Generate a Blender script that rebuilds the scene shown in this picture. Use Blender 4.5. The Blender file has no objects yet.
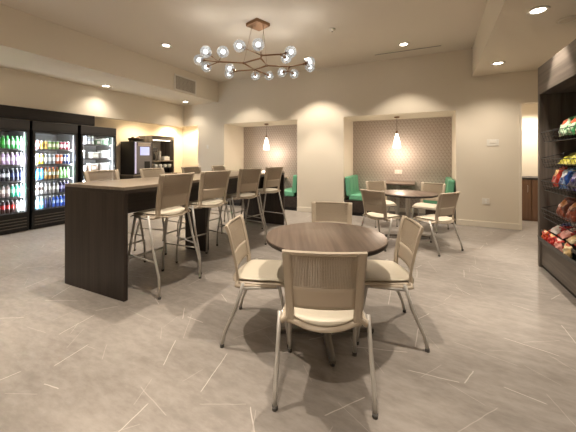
import bpy, bmesh, math, random
from mathutils import Vector, Matrix
random.seed(7)
C = bpy.context.scene.collection
PI = math.pi
sc = bpy.context.scene
# ------------------------------------------------------------------ render look
sc.view_settings.view_transform = 'Standard'
sc.view_settings.look = 'None'
sc.view_settings.gamma = 1
sc.view_settings.use_curve_mapping = False
sc.view_settings.exposure = 0.6
w = bpy.data.worlds.new('World'); sc.world = w; w.use_nodes = True
w.node_tree.nodes['Background'].inputs[0].default_value = (1, .85, .7, 1)
w.node_tree.nodes['Background'].inputs[1].default_value = 0.05

# ------------------------------------------------------------------ mesh helpers
class MB:
    """collects geometry of ONE mesh object; every shape takes a material index"""
    def __init__(s): s.bm = bmesh.new()
    def _mark(s, faces, mi, smooth):
        for f in faces: f.material_index = mi; f.smooth = smooth
    def box(s, a, b, mi=0, bev=0.0, M=None):
        a = Vector(a); b = Vector(b)
        r = bmesh.ops.create_cube(s.bm, size=1)
        vs = r['verts']; c = (a+b)/2; d = b-a
        for v in vs: v.co = Vector((v.co.x*d.x, v.co.y*d.y, v.co.z*d.z))+c
        fs = set(f for v in vs for f in v.link_faces)
        if bev > 0:
            es = list(set(e for v in vs for e in v.link_edges))
            rr = bmesh.ops.bevel(s.bm, geom=es, offset=bev, segments=2, profile=.5, affect='EDGES')
            fs = set(rr['faces']) | set(f for f in fs if f.is_valid)
            vs = list(set(v for f in fs for v in f.verts))
            allf = set(f for v in vs for f in v.link_faces); fs = allf
        s._mark(fs, mi, False)
        if M is not None:
            for v in set(v for f in fs for v in f.verts): v.co = M @ v.co
        return s
    def tube(s, pts, r, n=8, mi=0, closed=False, cap=True):
        pts = [Vector(p) for p in pts]; N = len(pts)
        rr = r if isinstance(r, (list, tuple)) else [r]*N
        rings = []; prev = None
        for i, p in enumerate(pts):
            if closed: t = pts[(i+1) % N]-pts[i-1]
            elif i == 0: t = pts[1]-p
            elif i == N-1: t = p-pts[i-1]
            else: t = (pts[i+1]-p).normalized()+(p-pts[i-1]).normalized()
            t = t.normalized()
            if prev is None:
                up = Vector((0, 0, 1)) if abs(t.z) < .9 else Vector((1, 0, 0))
                x = t.cross(up).normalized()
            else:
                x = (prev-t*prev.dot(t)).normalized()
            prev = x; y = t.cross(x)
            rings.append([s.bm.verts.new(p+(x*math.cos(2*PI*k/n)+y*math.sin(2*PI*k/n))*rr[i]) for k in range(n)])
        fs = []
        rng = range(N) if closed else range(N-1)
        for i in rng:
            A = rings[i]; B = rings[(i+1) % N]
            for k in range(n): fs.append(s.bm.faces.new((A[k], A[(k+1) % n], B[(k+1) % n], B[k])))
        s._mark(fs, mi, True)
        if cap and not closed:
            s._mark([s.bm.faces.new(list(reversed(rings[0]))), s.bm.faces.new(rings[-1])], mi, False)
        return s
    def lathe(s, prof, c=(0, 0, 0), n=20, mi=0, smooth=True, mis=None):
        """prof: (r,z) from bottom to top"""
        c = Vector(c); rings = []
        for r, z in prof:
            if r < 1e-6: rings.append([s.bm.verts.new(c+Vector((0, 0, z)))])
            else: rings.append([s.bm.verts.new(c+Vector((r*math.cos(2*PI*k/n), r*math.sin(2*PI*k/n), z))) for k in range(n)])
        for i in range(len(rings)-1):
            A, B = rings[i], rings[i+1]; fs = []
            m = mis[i] if mis else mi
            for k in range(n):
                k2 = (k+1) % n
                if len(A) == 1 and len(B) == 1: continue
                if len(A) == 1: fs.append(s.bm.faces.new((A[0], B[k2], B[k])))
                elif len(B) == 1: fs.append(s.bm.faces.new((A[k], A[k2], B[0])))
                else: fs.append(s.bm.faces.new((A[k], A[k2], B[k2], B[k])))
            s._mark(fs, m, smooth)
        if prof[0] == prof[-1] and prof[0][0] > 1e-6:
            bmesh.ops.remove_doubles(s.bm, verts=rings[0]+rings[-1], dist=1e-6); return s
        for rg, rev in ((rings[0], True), (rings[-1], False)):
            if len(rg) > 1:
                s._mark([s.bm.faces.new(list(reversed(rg)) if rev else rg)], (mis[0] if rev else mis[-1]) if mis else mi, False)
        return s
    def cyl(s, p0, p1, r, n=16, mi=0): return s.tube([p0, p1], r, n, mi)
    def sphere(s, c, r, mi=0, u=16, v=10):
        return s.lathe([(r*math.sin(PI*i/v), -r*math.cos(PI*i/v)) for i in range(v+1)], c, u, mi)
    def surf(s, fn, nu, nv, th, mi=0, smooth=True):
        """solid sheet: fn(u,v)->(point, normal), u,v in 0..1, thickness th centred"""
        F = []; B = []
        for i in range(nu+1):
            fr = []; br = []
            for j in range(nv+1):
                p, n_ = fn(i/nu, j/nv); n_ = Vector(n_).normalized(); p = Vector(p)
                t = th(i/nu, j/nv) if callable(th) else th
                fr.append(s.bm.verts.new(p+n_*t/2)); br.append(s.bm.verts.new(p-n_*t/2))
            F.append(fr); B.append(br)
        fs = []
        for i in range(nu):
            for j in range(nv):
                fs.append(s.bm.faces.new((F[i][j], F[i+1][j], F[i+1][j+1], F[i][j+1])))
                fs.append(s.bm.faces.new((B[i][j], B[i][j+1], B[i+1][j+1], B[i+1][j])))
        s._mark(fs, mi, smooth); fs = []
        for i in range(nu):
            fs.append(s.bm.faces.new((F[i][0], B[i][0], B[i+1][0], F[i+1][0])))
            fs.append(s.bm.faces.new((F[i][nv], F[i+1][nv], B[i+1][nv], B[i][nv])))
        for j in range(nv):
            fs.append(s.bm.faces.new((F[0][j], F[0][j+1], B[0][j+1], B[0][j])))
            fs.append(s.bm.faces.new((F[nu][j], B[nu][j], B[nu][j+1], F[nu][j+1])))
        s._mark(fs, mi, False)
        return s
    def prism(s, poly, z0, z1, mi=0, axis='z'):
        def P(a, b, c):
            return {'z': (a, b, c), 'x': (c, a, b), 'y': (a, c, b)}[axis]
        A = [s.bm.verts.new(P(x, y, z0)) for x, y in poly]
        B = [s.bm.verts.new(P(x, y, z1)) for x, y in poly]
        n = len(poly); fs = [s.bm.faces.new(list(reversed(A))), s.bm.faces.new(B)]
        for k in range(n): fs.append(s.bm.faces.new((A[k], A[(k+1) % n], B[(k+1) % n], B[k])))
        s._mark(fs, mi, False)
        return s

def obj(name, mb, mats, parent=None, loc=None):
    me = bpy.data.meshes.new(name)
    bmesh.ops.recalc_face_normals(mb.bm, faces=mb.bm.faces[:])
    mb.bm.to_mesh(me); mb.bm.free()
    for m in (mats if isinstance(mats, (list, tuple)) else [mats]): me.materials.append(m)
    o = bpy.data.objects.new(name, me); C.objects.link(o)
    if parent: o.parent = parent
    if loc: o.location = loc
    return o
def tag(o, label, cat, group=None, kind=None):
    o['label'] = label; o['category'] = cat
    if group: o['group'] = group
    if kind: o['kind'] = kind
    return o
def thing(name, label, cat, loc=(0, 0, 0), rz=0, group=None):
    o = bpy.data.objects.new(name, None); C.objects.link(o); o.empty_display_size = .1
    o.location = loc; o.rotation_euler = (0, 0, rz)
    return tag(o, label, cat, group)
def struct(name, mb, m):
    if isinstance(mb, list):
        for a, b in mb:
            q = MB(); q.box(a, b); struct(name, q, m)
        return
    o = obj(name, mb, m); o['kind'] = 'structure'; return o
KIDS = {}
def copy_tree(o, parent=None):
    c = o.copy(); C.objects.link(c)
    if parent: c.parent = parent
    for ch in [k for k in bpy.data.objects if k.parent == o and k != c]: copy_tree(ch, c)
    return c
def dup(o, loc, rz, label, group=None):
    c = copy_tree(o); c.location = loc; c.rotation_euler = (0, 0, rz); c['label'] = label
    if group: c['group'] = group
    return c

# ------------------------------------------------------------------ material helpers
class NT:
    def __init__(s, name):
        s.m = bpy.data.materials.new(name); s.m.use_nodes = True; s.t = s.m.node_tree
        s.b = s.t.nodes['Principled BSDF']; s.out = s.t.nodes['Material Output']
    def n(s, typ, **kw):
        nd = s.t.nodes.new(typ)
        for k, v in kw.items():
            if k.startswith('_'): setattr(nd, k[1:], v)
        return nd
    def link(s, a, b): s.t.links.new(a, b)
    def put(s, sock, v):
        if hasattr(v, 'is_linked') or isinstance(v, bpy.types.NodeSocket): s.t.links.new(v, sock)
        else: sock.default_value = v
    def math(s, op, a, b=None, c=None, clamp=False):
        nd = s.t.nodes.new('ShaderNodeMath'); nd.operation = op; nd.use_clamp = clamp
        s.put(nd.inputs[0], a)
        if b is not None: s.put(nd.inputs[1], b)
        if c is not None: s.put(nd.inputs[2], c)
        return nd.outputs[0]
    def sstep(s, v, lo, hi):
        nd = s.t.nodes.new('ShaderNodeMapRange'); nd.interpolation_type = 'SMOOTHSTEP'
        s.put(nd.inputs[0], v); nd.inputs[1].default_value = lo; nd.inputs[2].default_value = hi
        nd.inputs[3].default_value = 0; nd.inputs[4].default_value = 1
        return nd.outputs[0]
    def mix(s, f, a, b):
        nd = s.t.nodes.new('ShaderNodeMix'); nd.data_type = 'RGBA'
        s.put(nd.inputs[0], f); s.put(nd.inputs[6], a if not isinstance(a, tuple) else (*a[:3], 1)); s.put(nd.inputs[7], b if not isinstance(b, tuple) else (*b[:3], 1))
        return nd.outputs[2]
    def coord(s, which='Object', scale=(1, 1, 1), rot=(0, 0, 0), loc=(0, 0, 0)):
        tc = s.t.nodes.new('ShaderNodeTexCoord'); mp = s.t.nodes.new('ShaderNodeMapping')
        s.link(tc.outputs[which], mp.inputs[0]); mp.inputs['Scale'].default_value = scale
        mp.inputs['Rotation'].default_value = rot; mp.inputs['Location'].default_value = loc
        return mp.outputs[0]
    def noise(s, vec, scale=5, detail=3, rough=.5):
        nd = s.t.nodes.new('ShaderNodeTexNoise'); s.link(vec, nd.inputs['Vector'])
        nd.inputs['Scale'].default_value = scale; nd.inputs['Detail'].default_value = detail; nd.inputs['Roughness'].default_value = rough
        return nd.outputs[0]
    def bump(s, h, strength=.2, dist=.01):
        nd = s.t.nodes.new('ShaderNodeBump'); s.link(h, nd.inputs['Height'])
        nd.inputs['Strength'].default_value = strength; nd.inputs['Distance'].default_value = dist
        s.link(nd.outputs[0], s.b.inputs['Normal'])
    def base(s, v): s.put(s.b.inputs['Base Color'], v if not isinstance(v, tuple) else (*v[:3], 1))
    def rough(s, v): s.put(s.b.inputs['Roughness'], v)
    def met(s, v): s.put(s.b.inputs['Metallic'], v)

def L(r, g, b):
    """sRGB 0-255 -> linear"""
    f = lambda c: (c/255/12.92) if c/255 <= .04045 else ((c/255+.055)/1.055)**2.4
    return (f(r), f(g), f(b))
def simple(name, col, rough=.5, metal=0, var=.08, scale=12, bump=0, spec=None):
    k = NT(name); v = k.coord(); nz = k.noise(v, scale, 3)
    d = tuple(c*(1-var) for c in col); u = tuple(min(1, c*(1+var)) for c in col)
    k.base(k.mix(nz, d, u)); k.rough(rough); k.met(metal)
    if bump: k.bump(nz, bump, .005)
    if spec is not None: k.b.inputs['Specular IOR Level'].default_value = spec
    return k.m
def emit(name, col, strength):
    k = NT(name); k.base((.8, .8, .8)); k.b.inputs['Emission Color'].default_value = (*col, 1)
    k.b.inputs['Emission Strength'].default_value = strength; return k.m
def wood(name, c1, c2, axis=2, scale=1.0, rough=.45, spec=.4):
    """fine grain running along the given axis"""
    k = NT(name); s3 = [38*scale]*3; s3[axis] = 1.6*scale
    v = k.coord('Object', tuple(s3)); nz = k.noise(v, 1, 4, .6)
    s4 = [9*scale]*3; s4[axis] = .5*scale
    n2 = k.noise(k.coord('Object', tuple(s4)), 1, 3, .5)
    f = k.sstep(k.math('ADD', k.math('MULTIPLY', nz, .6), k.math('MULTIPLY', n2, .4)), .34, .66)
    k.base(k.mix(f, c1, c2)); k.rough(rough); k.bump(nz, .06, .004)
    k.b.inputs['Specular IOR Level'].default_value = spec
    return k.m

M = {}
def paint(name, col):
    k = NT(name); v = k.coord(); nz = k.noise(v, 220, 2); n2 = k.noise(v, 1.3, 2)
    k.base(k.mix(n2, tuple(c*.985 for c in col), tuple(c*1.015 for c in col))); k.rough(.75); k.bump(nz, .06, .002)
    k.b.inputs['Specular IOR Level'].default_value = .25
    return k.m
M['wall'] = paint('wall_paint', (.70, .635, .53))
M['ceil'] = paint('ceiling_paint', (.66, .60, .52))
M['trim'] = paint('trim_paint', (.74, .68, .58))

def floor_mat():
    k = NT('streaked_floor')
    v = k.coord('Object')
    va = k.coord('Object', (1.1, 6.5, 1), (0, 0, .45))
    a = k.noise(va, 1.6, 5, .62); b = k.noise(v, 1.1, 4, .6); c = k.noise(k.coord('Object', (1, 2.2, 1), (0, 0, .6)), 11, 6, .65)
    f = k.math('ADD', k.math('MULTIPLY', a, .36), k.math('ADD', k.math('MULTIPLY', b, .26), k.math('MULTIPLY', c, .38)))
    col = k.mix(k.sstep(f, .34, .66), (.200, .177, .157), (.310, .279, .251))
    def layer(scale, off, w_, half, keep, seedrot):
        vv = k.coord('Object', (scale, scale, 1), (0, 0, seedrot), (off, off*.7, 0))
        vo = k.n('ShaderNodeTexVoronoi', _voronoi_dimensions='2D', _feature='F1')
        k.link(vv, vo.inputs['Vector']); vo.inputs['Scale'].default_value = 1; vo.inputs['Randomness'].default_value = .85
        sub = k.n('ShaderNodeVectorMath', _operation='SUBTRACT'); k.link(vv, sub.inputs[0]); k.link(vo.outputs['Position'], sub.inputs[1])
        sp = k.n('ShaderNodeSeparateXYZ'); k.link(sub.outputs[0], sp.inputs[0])
        sr = k.n('ShaderNodeSeparateColor'); k.link(vo.outputs['Color'], sr.inputs[0])
        ang = k.math('MULTIPLY', sr.outputs[0], PI)
        cs = k.math('COSINE', ang); sn = k.math('SINE', ang)
        al = k.math('ADD', k.math('MULTIPLY', sp.outputs[0], cs), k.math('MULTIPLY', sp.outputs[1], sn))
        ac = k.math('SUBTRACT', k.math('MULTIPLY', sp.outputs[1], cs), k.math('MULTIPLY', sp.outputs[0], sn))
        wob = k.math('MULTIPLY', k.math('SUBTRACT', k.noise(vv, 5, 2), .5), .022)
        ac = k.math('ABSOLUTE', k.math('ADD', ac, wob))
        lim = k.math('MULTIPLY', k.math('ADD', k.math('MULTIPLY', sr.outputs[1], .7), .3), half)
        ln = k.math('SUBTRACT', 1.0, k.sstep(k.math('DIVIDE', k.math('ABSOLUTE', al), lim), .9, 1.0))
        wd = k.math('SUBTRACT', 1.0, k.sstep(ac, w_*.45, w_))
        kp = k.math('LESS_THAN', sr.outputs[2], keep)
        return k.math('MULTIPLY', k.math('MULTIPLY', ln, wd), kp)
    l1 = layer(2.4, .3, .0092, .47, .85, .3); l2 = layer(3.0, 5.2, .0085, .46, .7, .9); l3 = layer(2.1, 9.4, .0070, .47, .7, 1.7)
    col = k.mix(k.math('MULTIPLY', l1, .62), col, (.58, .53, .48)); col = k.mix(k.math('MULTIPLY', l2, .32), col, (.52, .475, .43)); col = k.mix(k.math('MULTIPLY', l3, .3), col, (.56, .51, .46))
    k.base(col); k.rough(k.math('ADD', .36, k.math('MULTIPLY', a, .18))); k.bump(f, .05, .004)
    k.b.inputs['Specular IOR Level'].default_value = .35
    return k.m
M['floor'] = floor_mat()

def wallpaper():
    k = NT('lattice_wallpaper'); v = k.coord('Object'); sp = k.n('ShaderNodeSeparateXYZ'); k.link(v, sp.inputs[0])
    x = sp.outputs[0]; z = sp.outputs[2]; acc = None; q = 2*PI/.066
    for a in (0, PI/3, 2*PI/3):
        ph = k.math('ADD', k.math('MULTIPLY', x, q*math.sin(a)), k.math('MULTIPLY', z, q*math.cos(a)))
        c = k.sstep(k.math('COSINE', ph), .72, .96)
        acc = c if acc is None else k.math('MAXIMUM', acc, c)
    tri = k.math('SINE', k.math('ADD', k.math('MULTIPLY', x, q*math.sin(PI/3)), k.math('MULTIPLY', z, q*.5)))
    base = k.mix(k.sstep(tri, -.3, .3), (.34, .283, .248), (.40, .338, .298))
    k.base(k.mix(k.math('MULTIPLY', acc, .6), base, (.54, .47, .415))); k.rough(.55)
    return k.m
M['paper'] = wallpaper()
M['dark_wood'] = wood('espresso_laminate', (.022, .015, .012), (.044, .032, .026), 2, 1, .42)
M['dark_wood_y'] = wood('espresso_laminate_long', (.022, .015, .012), (.044, .032, .026), 1, 1, .42)
M['bar_top'] = wood('taupe_laminate_top', (.225, .182, .14), (.315, .26, .205), 1, .9, .33)
M['table_wood'] = wood('walnut_laminate', (.105, .074, .056), (.185, .137, .106), 0, .9, .36)
M['grey_wood'] = wood('grey_brown_laminate', (.075, .062, .052), (.16, .135, .115), 1, .7, .42)
M['grey_wood_z'] = wood('grey_brown_laminate_upright', (.075, .062, .052), (.16, .135, .115), 2, .7, .42)
M['brown_lam'] = wood('brown_base_laminate', (.20, .115, .075), (.26, .155, .105), 2, .8, .45)
M['black'] = simple('black_metal', (.012, .012, .013), .4, 0, .1)
M['black_matte'] = simple('black_board', (.010, .009, .009), .7, 0, .1)
M['charcoal'] = simple('charcoal_plastic', (.045, .043, .045), .45, 0, .1)
M['slat'] = simple('grille_slat_metal', (.16, .14, .12), .35, .6, .1)
M['plastic'] = simple('taupe_nylon', (.50, .42, .325), .42, 0, .04, 8)
M['pad'] = simple('cream_seat_vinyl', (.62, .56, .45), .45, 0, .04, 30, .05)
M['steel'] = simple('satin_grey_metal', (.50, .475, .44), .38, .25, .05)
M['dark_leg'] = simple('pedestal_metal', (.20, .18, .16), .38, .6, .05)
M['glide'] = simple('glide_plastic', (.07, .065, .06), .6)
M['brass'] = simple('brushed_brass', (.27, .155, .085), .32, .85, .08, 40)
M['green'] = simple('green_vinyl', (.12, .36, .22), .45, 0, .12, 6, .08)
M['white_pl'] = simple('white_plate_plastic', (.74, .71, .65), .4, 0, .02)
M['white'] = simple('white_plastic', (.82, .82, .8), .35, 0, .03)
M['can_ring'] = simple('white_can_trim', (.78, .74, .66), .5, 0, .02)
M['lamp'] = emit('downlight_lens', (1, .90, .74), 14)
M['bulb'] = emit('led_bulb', (.90, .96, 1), 2.3)
M['pend'] = emit('glowing_opal_glass', (1, .88, .72), 3.2)
M['led'] = emit('cooler_led_strip', (.90, .95, 1), 1.0)
M['screen'] = emit('blue_touch_screen', (.22, .36, .85), .55)
M['wire'] = simple('black_wire', (.015, .014, .014), .45, .4)
M['fr_in'] = simple('cooler_liner', (.22, .225, .23), .5, 0, .03)
def glass(name, tint=(1, 1, 1), gloss=.08, haze=0):
    k = NT(name); t = k.t; t.nodes.remove(k.b)
    tr = t.nodes.new('ShaderNodeBsdfTransparent'); tr.inputs[0].default_value = (*tint, 1)
    gl = t.nodes.new('ShaderNodeBsdfGlossy'); gl.inputs['Roughness'].default_value = .03
    lw = t.nodes.new('ShaderNodeLayerWeight'); lw.inputs[0].default_value = .35
    f = k.math('ADD', k.math('MULTIPLY', lw.outputs['Facing'], gloss*4), gloss, clamp=True)
    mx = t.nodes.new('ShaderNodeMixShader'); k.link(f, mx.inputs[0]); k.link(tr.outputs[0], mx.inputs[1]); k.link(gl.outputs[0], mx.inputs[2])
    last = mx.outputs[0]
    if haze:
        tl = t.nodes.new('ShaderNodeBsdfTranslucent'); tl.inputs[0].default_value = (.72, .80, .87, 1)
        m2 = t.nodes.new('ShaderNodeMixShader'); m2.inputs[0].default_value = haze
        k.link(last, m2.inputs[1]); k.link(tl.outputs[0], m2.inputs[2]); last = m2.outputs[0]
    k.link(last, k.out.inputs[0]); return k.m
M['door_glass'] = glass('cooler_door_glass', (.97, .98, .98), .03)
M['globe'] = glass('clear_globe_glass', (.96, .97, .98), .07, .26)

# ------------------------------------------------------------------ the setting
ZC, ZL, ZR, ZO = 3.42, 2.86, 2.88, 2.25      # main ceiling, left soffit, right soffit, openings
YB = 6.62
XL, XN = -6.52, -7.25
mb = MB(); mb.box((-8, -3.2, -.1), (3.4, 9.4, 0)); struct('floor', mb, M['floor'])
mb = MB(); mb.box((-5.24, -3.2, ZC), (.82, YB, ZC+.1)); struct('ceiling', mb, M['ceil'])
mb = MB(); mb.box((-6.7, -3.2, ZL), (-5.24, YB, ZC+.1)); struct('ceiling_left', mb, M['wall'])
mb = MB(); mb.prism([(.49, -3.2), (2.8, -3.2), (2.8, YB), (.83, YB)], ZR, ZC+.1); struct('ceiling_right', mb, M['wall'])
BL, BR = -5.05, -2.84      # first booth opening
DL, DR = -1.68, .56        # second booth opening
OL = -5.98                 # nook opening cut into the back wall
D0, D1, DZ = 1.57, 2.45, 2.31
t = .14
mb = []
mb.append(((XL-.2, YB, ZO), (OL, YB+t, ZC)))
mb.append(((OL, YB, 0), (BL, YB+t, ZC)))
mb.append(((BL, YB, ZO), (BR, YB+t, ZC)))
mb.append(((BR, YB, 0), (DL, YB+t, ZC)))
mb.append(((DL, YB, ZO), (DR, YB+t, ZC)))
mb.append(((DR, YB, 0), (D0, YB+t, ZC)))
mb.append(((D0, YB, DZ), (D1, YB+t, ZC)))
mb.append(((D1, YB, 0), (2.8, YB+t, ZC)))
struct('wall_back', mb, M['wall'])
mb = MB()
mb.box((XL-.12, 1.9, 2.22), (XL, YB, ZL+.05)); mb.box((-7.4, -3.2, 0), (XL, 1.9, ZL+.05))
struct('wall_left', mb, M['wall'])
mb = MB(); mb.box((1.98, -3.2, 0), (2.1, 4.56, ZR+.05)); mb.box((2.1, 4.4, 0), (2.8, 4.56, ZR+.05)); mb.box((2.7, 4.56, 0), (2.8, YB, ZR+.05)); struct('wall_right', mb, M['wall'])
mb = MB(); mb.box((-7.4, -3.3, 0), (2.8, -3.2, ZC)); struct('wall_front', mb, M['wall'])
# coffee nook and cooler recess
mb = MB()
mb.box((XN-.12, 1.9, 0), (XN, 7.42, 2.45)); mb.box((XN, 7.3, 0), (BL-.1, 7.42, 2.45)); mb.box((OL, YB+t, 0), (OL+.1, 7.3, 2.45))
struct('wall_nook', mb, M['wall'])
mb = MB(); mb.box((XN, 1.9, 2.42), (XL-.12, 7.3, 2.5)); mb.box((XL-.12, YB+t, 2.42), (OL+.1, 7.3, 2.5)); struct('ceiling_nook', mb, M['ceil'])
# booth alcoves
YP = 7.6
for nm, a, b in (('wall_alcove_left', BL, BR), ('wall_alcove_right', DL, DR)):
    mb = [((a-.1, YB+t, 0), (a, YP, ZO+.1)), ((b, YB+t, 0), (b+.1, YP, ZO+.1)), ((a, YB+t, ZO), (b, YP, ZO+.1))]
    struct(nm, mb, M['wall'])
    mb = MB(); mb.box((a-.1, YP, 0), (b+.1, YP+.1, ZO+.1)); struct(nm.replace('alcove', 'wallpaper'), mb, M['paper'])
# room seen through the doorway
mb = MB(); mb.box((.9, 8.3, 0), (3.3, 8.4, 2.8)); mb.box((1.35, YB+t, 0), (1.45, 8.3, 2.8)); mb.box((3.2, YB+t, 0), (3.3, 8.3, 2.8)); struct('wall_pantry', mb, M['wall'])
mb = MB(); mb.box((1.3, YB+t, 2.6), (3.3, 8.4, 2.7)); struct('ceiling_pantry', mb, M['ceil'])
# baseboards
def bboard(name, segs):
    mb = MB()
    for a, b in segs: mb.box(a, b, 0, .004)
    struct(name, mb, M['trim'])
bboard('baseboard_back', [((OL, YB-.015, 0), (BL-.001, YB, .11)), ((BR, YB-.015, 0), (DL, YB, .11)), ((DR, YB-.015, 0), (D0, YB, .11))])
bboard('baseboard_alcove', [((BL, YP-.015, 0), (BR, YP, .1)), ((DL, YP-.015, 0), (DR, YP, .1))])
# door casing return
mb = MB(); mb.box((D0-.012, YB-.012, .0), (D0+.03, YB+t+.01, DZ), 0, .003); struct('trim_1', mb, M['trim'])

# ------------------------------------------------------------------ ceiling fittings
def can_proto():
    t = thing('recessed_downlight', 'x', 'ceiling light')
    mb = MB(); mb.lathe([(.062, -.004), (.062, .0), (.095, .0), (.098, -.006), (.09, -.011), (.07, -.012), (.062, -.004)], n=28)
    obj('trim_ring', mb, M['can_ring'], t)
    mb = MB(); mb.lathe([(0, -.005), (.062, -.005), (.062, -.001), (0, -.001)], n=24); obj('lens', mb, M['lamp'], t)
    return t
CAN = can_proto(); first = [True]
def spot(name, loc, power, size=98, blend=.42, col=(1, .875, .725), rad=.035):
    d = bpy.data.lights.new(name, 'SPOT'); d.energy = power; d.spot_size = math.radians(size); d.spot_blend = blend
    d.color = col; d.shadow_soft_size = rad
    o = bpy.data.objects.new(name, d); C.objects.link(o); o.location = loc; return o
def can(x, y, z, label, power=130, size=98, blend=.42, group=None, col=(1, .875, .725)):
    if first[0]: c = CAN; first[0] = False; c.location = (x, y, z); c['label'] = label
    else: c = dup(CAN, (x, y, z), 0, label)
    if group: c['group'] = group
    spot('downlight_beam', (x, y, z-.03), power*((.45 if y > 5.7 else .07) if size < 100 else 1), size, blend, col)
    if size < 100: spot('downlight_core', (x, y, z-.03), power*((.6 if y > 5.7 else 1.0)), 62, .45, col)
P = 165
can(-4.38, 4.0, ZC, 'lit round downlight in the main ceiling left of the chandelier', P)
can(-.35, 5.82, ZC, 'lit round downlight beside the long slot diffuser in the main ceiling', P)
can(-2.25, 5.82, ZC, 'downlight near the back wall, washing the white pier between the booths', P*1.75)
can(-4.15, 5.82, ZC, 'downlight near the back wall, washing the wall above the left booth', P*.9)
can(1.083, 3.914, ZR, 'large lit downlight in the right lowered ceiling, nearest the snack cabinet', P*.7)
can(1.097, 5.84, ZR, 'lit downlight at the far end of the right lowered ceiling', P*.5, 128, 1)
can(-6.2, 4.05, ZL, 'lit downlight in the left lowered ceiling above the coolers', P*.2, 128, 1)
can(-6.0, 6.15, ZL, 'faint downlight at the far corner of the left lowered ceiling', P*.2, 128, 1)
for (x, y, z) in ((-.38, 4.0, ZC), (-.40, 1.9, ZC), (-1.93, 1.75, ZC), (-3.1, 2.4, ZC), (-4.7, 1.2, ZC), (-.40, 0, ZC), (-1.93, 0, ZC), (-3.4, 0, ZC), (-.40, -1.9, ZC), (-1.93, -1.9, ZC), (-3.4, -1.9, ZC), (1.1, 2.0, ZR), (1.1, 0, ZR), (-6.1, 2.0, ZL), (-6.1, 0, ZL)):  # all out of view; row behind the camera added as fill for bounce
    can(x, y, z, 'unseen ceiling downlight in the near half of the room, overhead', P*(1 if z == ZC else .6), group='downlights in the near half of the room')

# supply vent on the left soffit face
t = thing('air_vent', 'square white slatted air vent on the left soffit face', 'vent', (-5.24, 5.37, 3.07))
mb = MB()
for a, b in (((0, -.36, -.19), (.018, .36, -.155)), ((0, -.36, .155), (.018, .36, .19)), ((0, -.36, -.155), (.018, -.32, .155)), ((0, .32, -.155), (.018, .36, .155))): mb.box(a, b, 0, .003)
obj('frame', mb, M['white_pl'], t)
mb = MB(); mb.box((.0, -.32, -.155), (.004, .32, .155)); obj('backing', mb, M['slat'], t)
mb = MB()
for i in range(11): mb.box((.004, -.32, -.15+i*.029), (.013, .32, -.137+i*.029))
for i in range(15): mb.box((.005, -.31+i*.043, -.155), (.012, -.296+i*.043, .155))
obj('grille', mb, simple('vent_grille_paint', (.50, .46, .40), .6), t)
# slot diffuser
t = thing('slot_diffuser', 'long thin dark slot diffuser in the main ceiling', 'vent', (-.32, 6.18, ZC))
mb = MB(); mb.box((-.62, -.035, -.008), (.62, -.02, 0)); mb.box((-.62, .02, -.008), (.62, .035, 0)); mb.box((-.62, -.02, -.008), (-.6, .02, 0)); mb.box((.6, -.02, -.008), (.62, .02, 0)); obj('frame', mb, M['ceil'], t)
mb = MB(); mb.box((-.6, -.02, -.004), (.6, .02, 0)); obj('slot', mb, M['charcoal'], t)
t = thing('smoke_detector', 'tiny white round detector on the main ceiling right of the chandelier', 'detector', (-1.37, 4.65, ZC))
mb = MB(); mb.lathe([(0, -.035), (.03, -.035), (.045, -.02), (.05, 0), (0, 0)], n=20); obj('housing', mb, M['can_ring'], t)
mb = MB(); mb.lathe([(0, -.045), (.012, -.045), (.012, -.035), (0, -.035)], n=12); obj('sensor', mb, M['charcoal'], t)
t = thing('ceiling_speaker', 'low round speaker cover in the right lowered ceiling above the snack cabinet', 'speaker', (1.459, 4.31, ZR))
mb = MB(); mb.lathe([(0, -.012), (.09, -.012), (.1, -.004), (.1, 0), (0, 0)], n=24); obj('cover', mb, M['wall'], t)
mb = MB(); mb.lathe([(.075, -.016), (.085, -.016), (.085, -.012), (.075, -.012), (.075, -.016)], n=24); obj('ring', mb, M['can_ring'], t)

# wall plates
def plate(name, label, cat, loc, w_, h, kind):
    t = thing(name, label, cat, loc)
    mb = MB(); mb.box((-w_/2, -.008, -h/2), (w_/2, 0, h/2), 0, .003); obj('cover_plate', mb, M['white_pl'], t)
    mb = MB()
    if kind == 'outlet':
        for z in (-.022, .022): mb.box((-.016, -.011, z-.014), (.016, -.008, z+.014), 0, .002)
        obj('socket', mb, M['white'], t)
    elif kind == 'switch':
        for x in ((-.023, .023) if w_ > .1 else (0,)): mb.box((x-.008, -.013, -.03), (x+.008, -.008, .03), 0, .002)
        obj('rocker', mb, M['white'], t)
    else:
        mb.box((-w_*.3, -.016, -h*.1), (w_*.3, -.008, h*.3), 0, .002); obj('display', mb, M['can_ring'], t)
plate('wall_switch', 'small pale switch plate on the wall between coffee nook and left booth', 'switch', (-5.62, YB, 1.62), .075, .115, 'switch')
plate('wall_thermostat', 'wide white control plate high on the wall left of the doorway', 'thermostat', (1.16, YB, 1.60), .19, .12, 'display')
plate('wall_outlet', 'white double outlet low on the wall left of the doorway', 'outlet', (1.05, YB, .49), .12, .12, 'outlet')
plate('wall_outlet', 'white outlet plate on patterned wallpaper above the right booth table', 'outlet', (-.58, YP, .97), .17, .1, 'outlet')

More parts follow.
